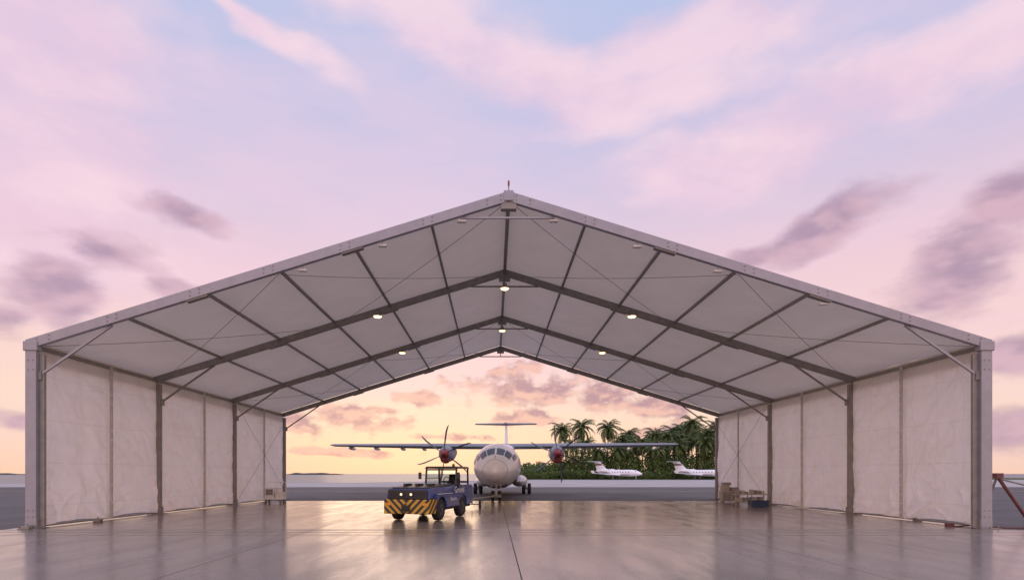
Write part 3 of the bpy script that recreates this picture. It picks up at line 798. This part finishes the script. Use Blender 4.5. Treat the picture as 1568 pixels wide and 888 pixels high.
for (px,py,d,v) in [(868,646,205,0),(893,640,215,3),(930,643,210,0),(905,668,200,1),(880,672,198,2),(950,664,214,1),(966,654,222,3),(985,666,204,2),(1000,653,218,0),
                    (1018,657,208,1),(1034,649,220,3),(1050,660,205,2),(1068,636,212,0),(1085,651,202,1),(1100,642,216,3),(942,680,198,4),(918,682,196,4),(1008,674,197,4),
                    (1040,670,199,4),(1075,664,197,4),(1095,668,198,2),(856,680,205,4),(975,670,226,1),(1060,650,232,1),(1120,652,214,2),(1150,650,220,0),(1185,660,215,1),(1230,650,225,3),
                    (1028,664,215,2),(992,660,228,1),(958,672,203,4),(1083,658,226,2),(1046,648,228,0)]:
    palm(px,py,d,v)
mb = MB(); rnd = random.Random(3)
def clump(cx, cy, cz, rx, ry, rz, n_, s0, s1):
    for _ in range(n_):
        while True:
            v = Vector((rnd.uniform(-1,1),rnd.uniform(-1,1),rnd.uniform(-1,1)))
            if .45 < v.length < 1 and v.y < .35: break
        c = Vector((cx+v.x*rx, cy+v.y*ry, max(.1,cz+v.z*rz))); s_ = rnd.uniform(s0,s1)
        u = (Vector((rnd.uniform(-1,1),rnd.uniform(-1,1),rnd.uniform(-1,1)))*.8+v).normalized(); w_ = u.orthogonal().normalized()
        q = u.cross(w_)
        mb.add([c-w_*s_, c+q*s_*.5, c+w_*s_, c-q*s_*.5],[(0,1,2,3)])
x = 11.
while x < 120:
    t = min(1,max(0,(x-15)/20)); H = 4.2+5.8*t+rnd.uniform(-1.2,1.4)
    clump(x+rnd.uniform(-1,1), 208+rnd.uniform(-2,8), H*.5, rnd.uniform(2.6,3.6), 3, H*.62, 650, .3,.55)
    clump(x, 198+rnd.uniform(-2,6), H*.35, rnd.uniform(2.,3.2), 3, H*.5, 650, .22,.42)
    clump(x+rnd.uniform(-1,1), 190, 1.2+rnd.uniform(-.3,.6), rnd.uniform(1.5,2.6), 2, rnd.uniform(1.3,2.2), 350, .15,.3)
    x += rnd.uniform(1.8,2.8)
mb.build('tropical_shrubs', M_shrub, recalc=False)

# ------------------------------------------------------------------ ground equipment
M_beige = mat('beige_metal', (.36,.31,.25,1), .5)
def gx(px, d): return (px-VX)/F*d
e = empty('equipment_trolley', (gx(421,36.4),36.4,0)); mb = MB()
mb.box((-.6,-.35,.22),(.6,.35,.30),0); mb.box((-.5,-.3,.30),(.05,.3,.95),0); mb.box((.12,-.28,.30),(.55,.28,.68),0)
mb.box((-.46,-.315,.5),(-.02,-.302,.85),1); mb.cyl((.34,-.1,.68),(.34,-.1,.95),.12,n=12,mi=0)
for xx in (-.58,.58): mb.cyl((xx,.3,.3),(xx,.3,1.3),.025,n=6,mi=0)
mb.cyl((-.58,.3,1.28),(.58,.3,1.28),.025,n=6,mi=0)
for xx in (-.45,.45):
    for yy in (-.28,.28): mb.cyl((xx-.04,yy,.11),(xx+.04,yy,.11),.11,n=12,mi=1)
mb.build('trolley_body', [M_white, M_steel], e, bevel=.008)
e = empty('storage_cabinet', (gx(1117,37.0),37.0,0)); mb = MB()
mb.box((-.55,-.28,.08),(.55,.28,.72),0); mb.box((-.50,-.30,.14),(-.02,-.283,.66),1); mb.box((.02,-.30,.14),(.50,-.283,.66),1)
mb.box((-.5,-.22,.723),(-.08,.2,1.08),0); mb.box((.0,-.22,.723),(.46,.18,.95),1); mb.box((-.46,-.2,1.083),(.02,.15,1.26),1)
for xx in (-.45,.45): mb.box((xx-.05,-.2,.003),(xx+.05,.2,.08),1)
mb.build('cabinet_body', [M_beige, M_steel], e, bevel=.01)
e = empty('work_cart', (gx(1148,33.),33.,0)); mb = MB()
mb.box((-.95,-.3,.62),(.95,.3,.67),0); mb.box((-.9,-.28,.25),(.9,.28,.28),0)
for xx in (-.9,0,.9):
    for yy in (-.27,.27): mb.beam((xx,yy,.15),(xx,yy,.62),.045,.045,0)
for xx in (-.85,.85):
    for yy in (-.25,.25): mb.cyl((xx-.03,yy,.08),(xx+.03,yy,.08),.08,n=12,mi=1)
for k in range(6): mb.box((-.8+k*.27,-.2,.673),(-.8+k*.27+rnd.uniform(.1,.2),.1,.70+rnd.uniform(.06,.22)),0 if k%2 else 1)
for k in range(4): mb.box((-.8+k*.42,-.2,.283),(-.8+k*.42+rnd.uniform(.2,.35),.15,.38+rnd.uniform(.03,.16)),1 if k%2 else 0)
mb.build('cart_body', [M_beige, M_steel], e)
e = empty('blue_crate', (gx(1161,31.8),31.8,0)); mb = MB(); BL = mat('blue_plastic', (.025,.045,.10,1), .45)
mb.box((-.45,-.28,.02),(.45,.28,.08)); mb.box((-.45,-.28,.08),(.45,-.24,.36)); mb.box((-.45,.24,.08),(.45,.28,.36)); mb.box((-.45,-.24,.08),(-.41,.24,.36)); mb.box((.41,-.24,.08),(.45,.24,.36)); mb.box((-.48,-.31,.32),(.48,-.282,.37))
for xx in (-.3,-.1,.1,.3): mb.box((xx-.015,-.30,.08),(xx+.015,-.282,.32))
mb.build('crate_body', BL, e, bevel=.01)
e = empty('barrier_stand', (0,0,0)); mb = MB()
mb.cyl((gx(1527,19.9),19.9,1.72),(gx(1580,19.9),19.9,.05),.055,.055,10,0); mb.cyl((gx(1527,19.9),19.9,1.72),(gx(1524,19.9),20.6,.02),.04,.04,10,1)
mb.cyl((gx(1532,19.9),19.9,1.62),(gx(1600,19.9),19.9,1.25),.03,.03,8,1); mb.box((gx(1575,19.9),19.7,.0),(gx(1590,19.9),20.1,.06),1)
mb.box((gx(1523,19.9),19.8,1.64),(gx(1533,19.9),20.,1.82),0)
mb.build('barrier_frame', [M_maroon, M_steel], e)
mb = MB(); pts = [(gx(1455,19.9),19.95,.03),(gx(1468,20),19.9,.03),(gx(1480,20),19.8,.06),(gx(1497,20),19.6,.03),(gx(1512,20),19.35,.03),(gx(1540,20),19.1,.03)]
mb.path(pts, .025, 8); mb.box((gx(1448,20),19.9,.005),(gx(1458,20),20.05,.12)); mb.build('red_hose', M_maroon)
for (px, d) in ((42,19.0),(150,22.),(1405,22.5)):
    e = empty('ballast_weight', (gx(px,d),d,0)); mb = MB(); mb.box((-.12,-.12,.003),(.12,.12,.13)); mb.box((-.16,-.05,.05),(.16,.05,.09)); mb.cyl((0,0,.13),(0,0,.2),.02); mb.build('weight', M_steel, e, bevel=.02)
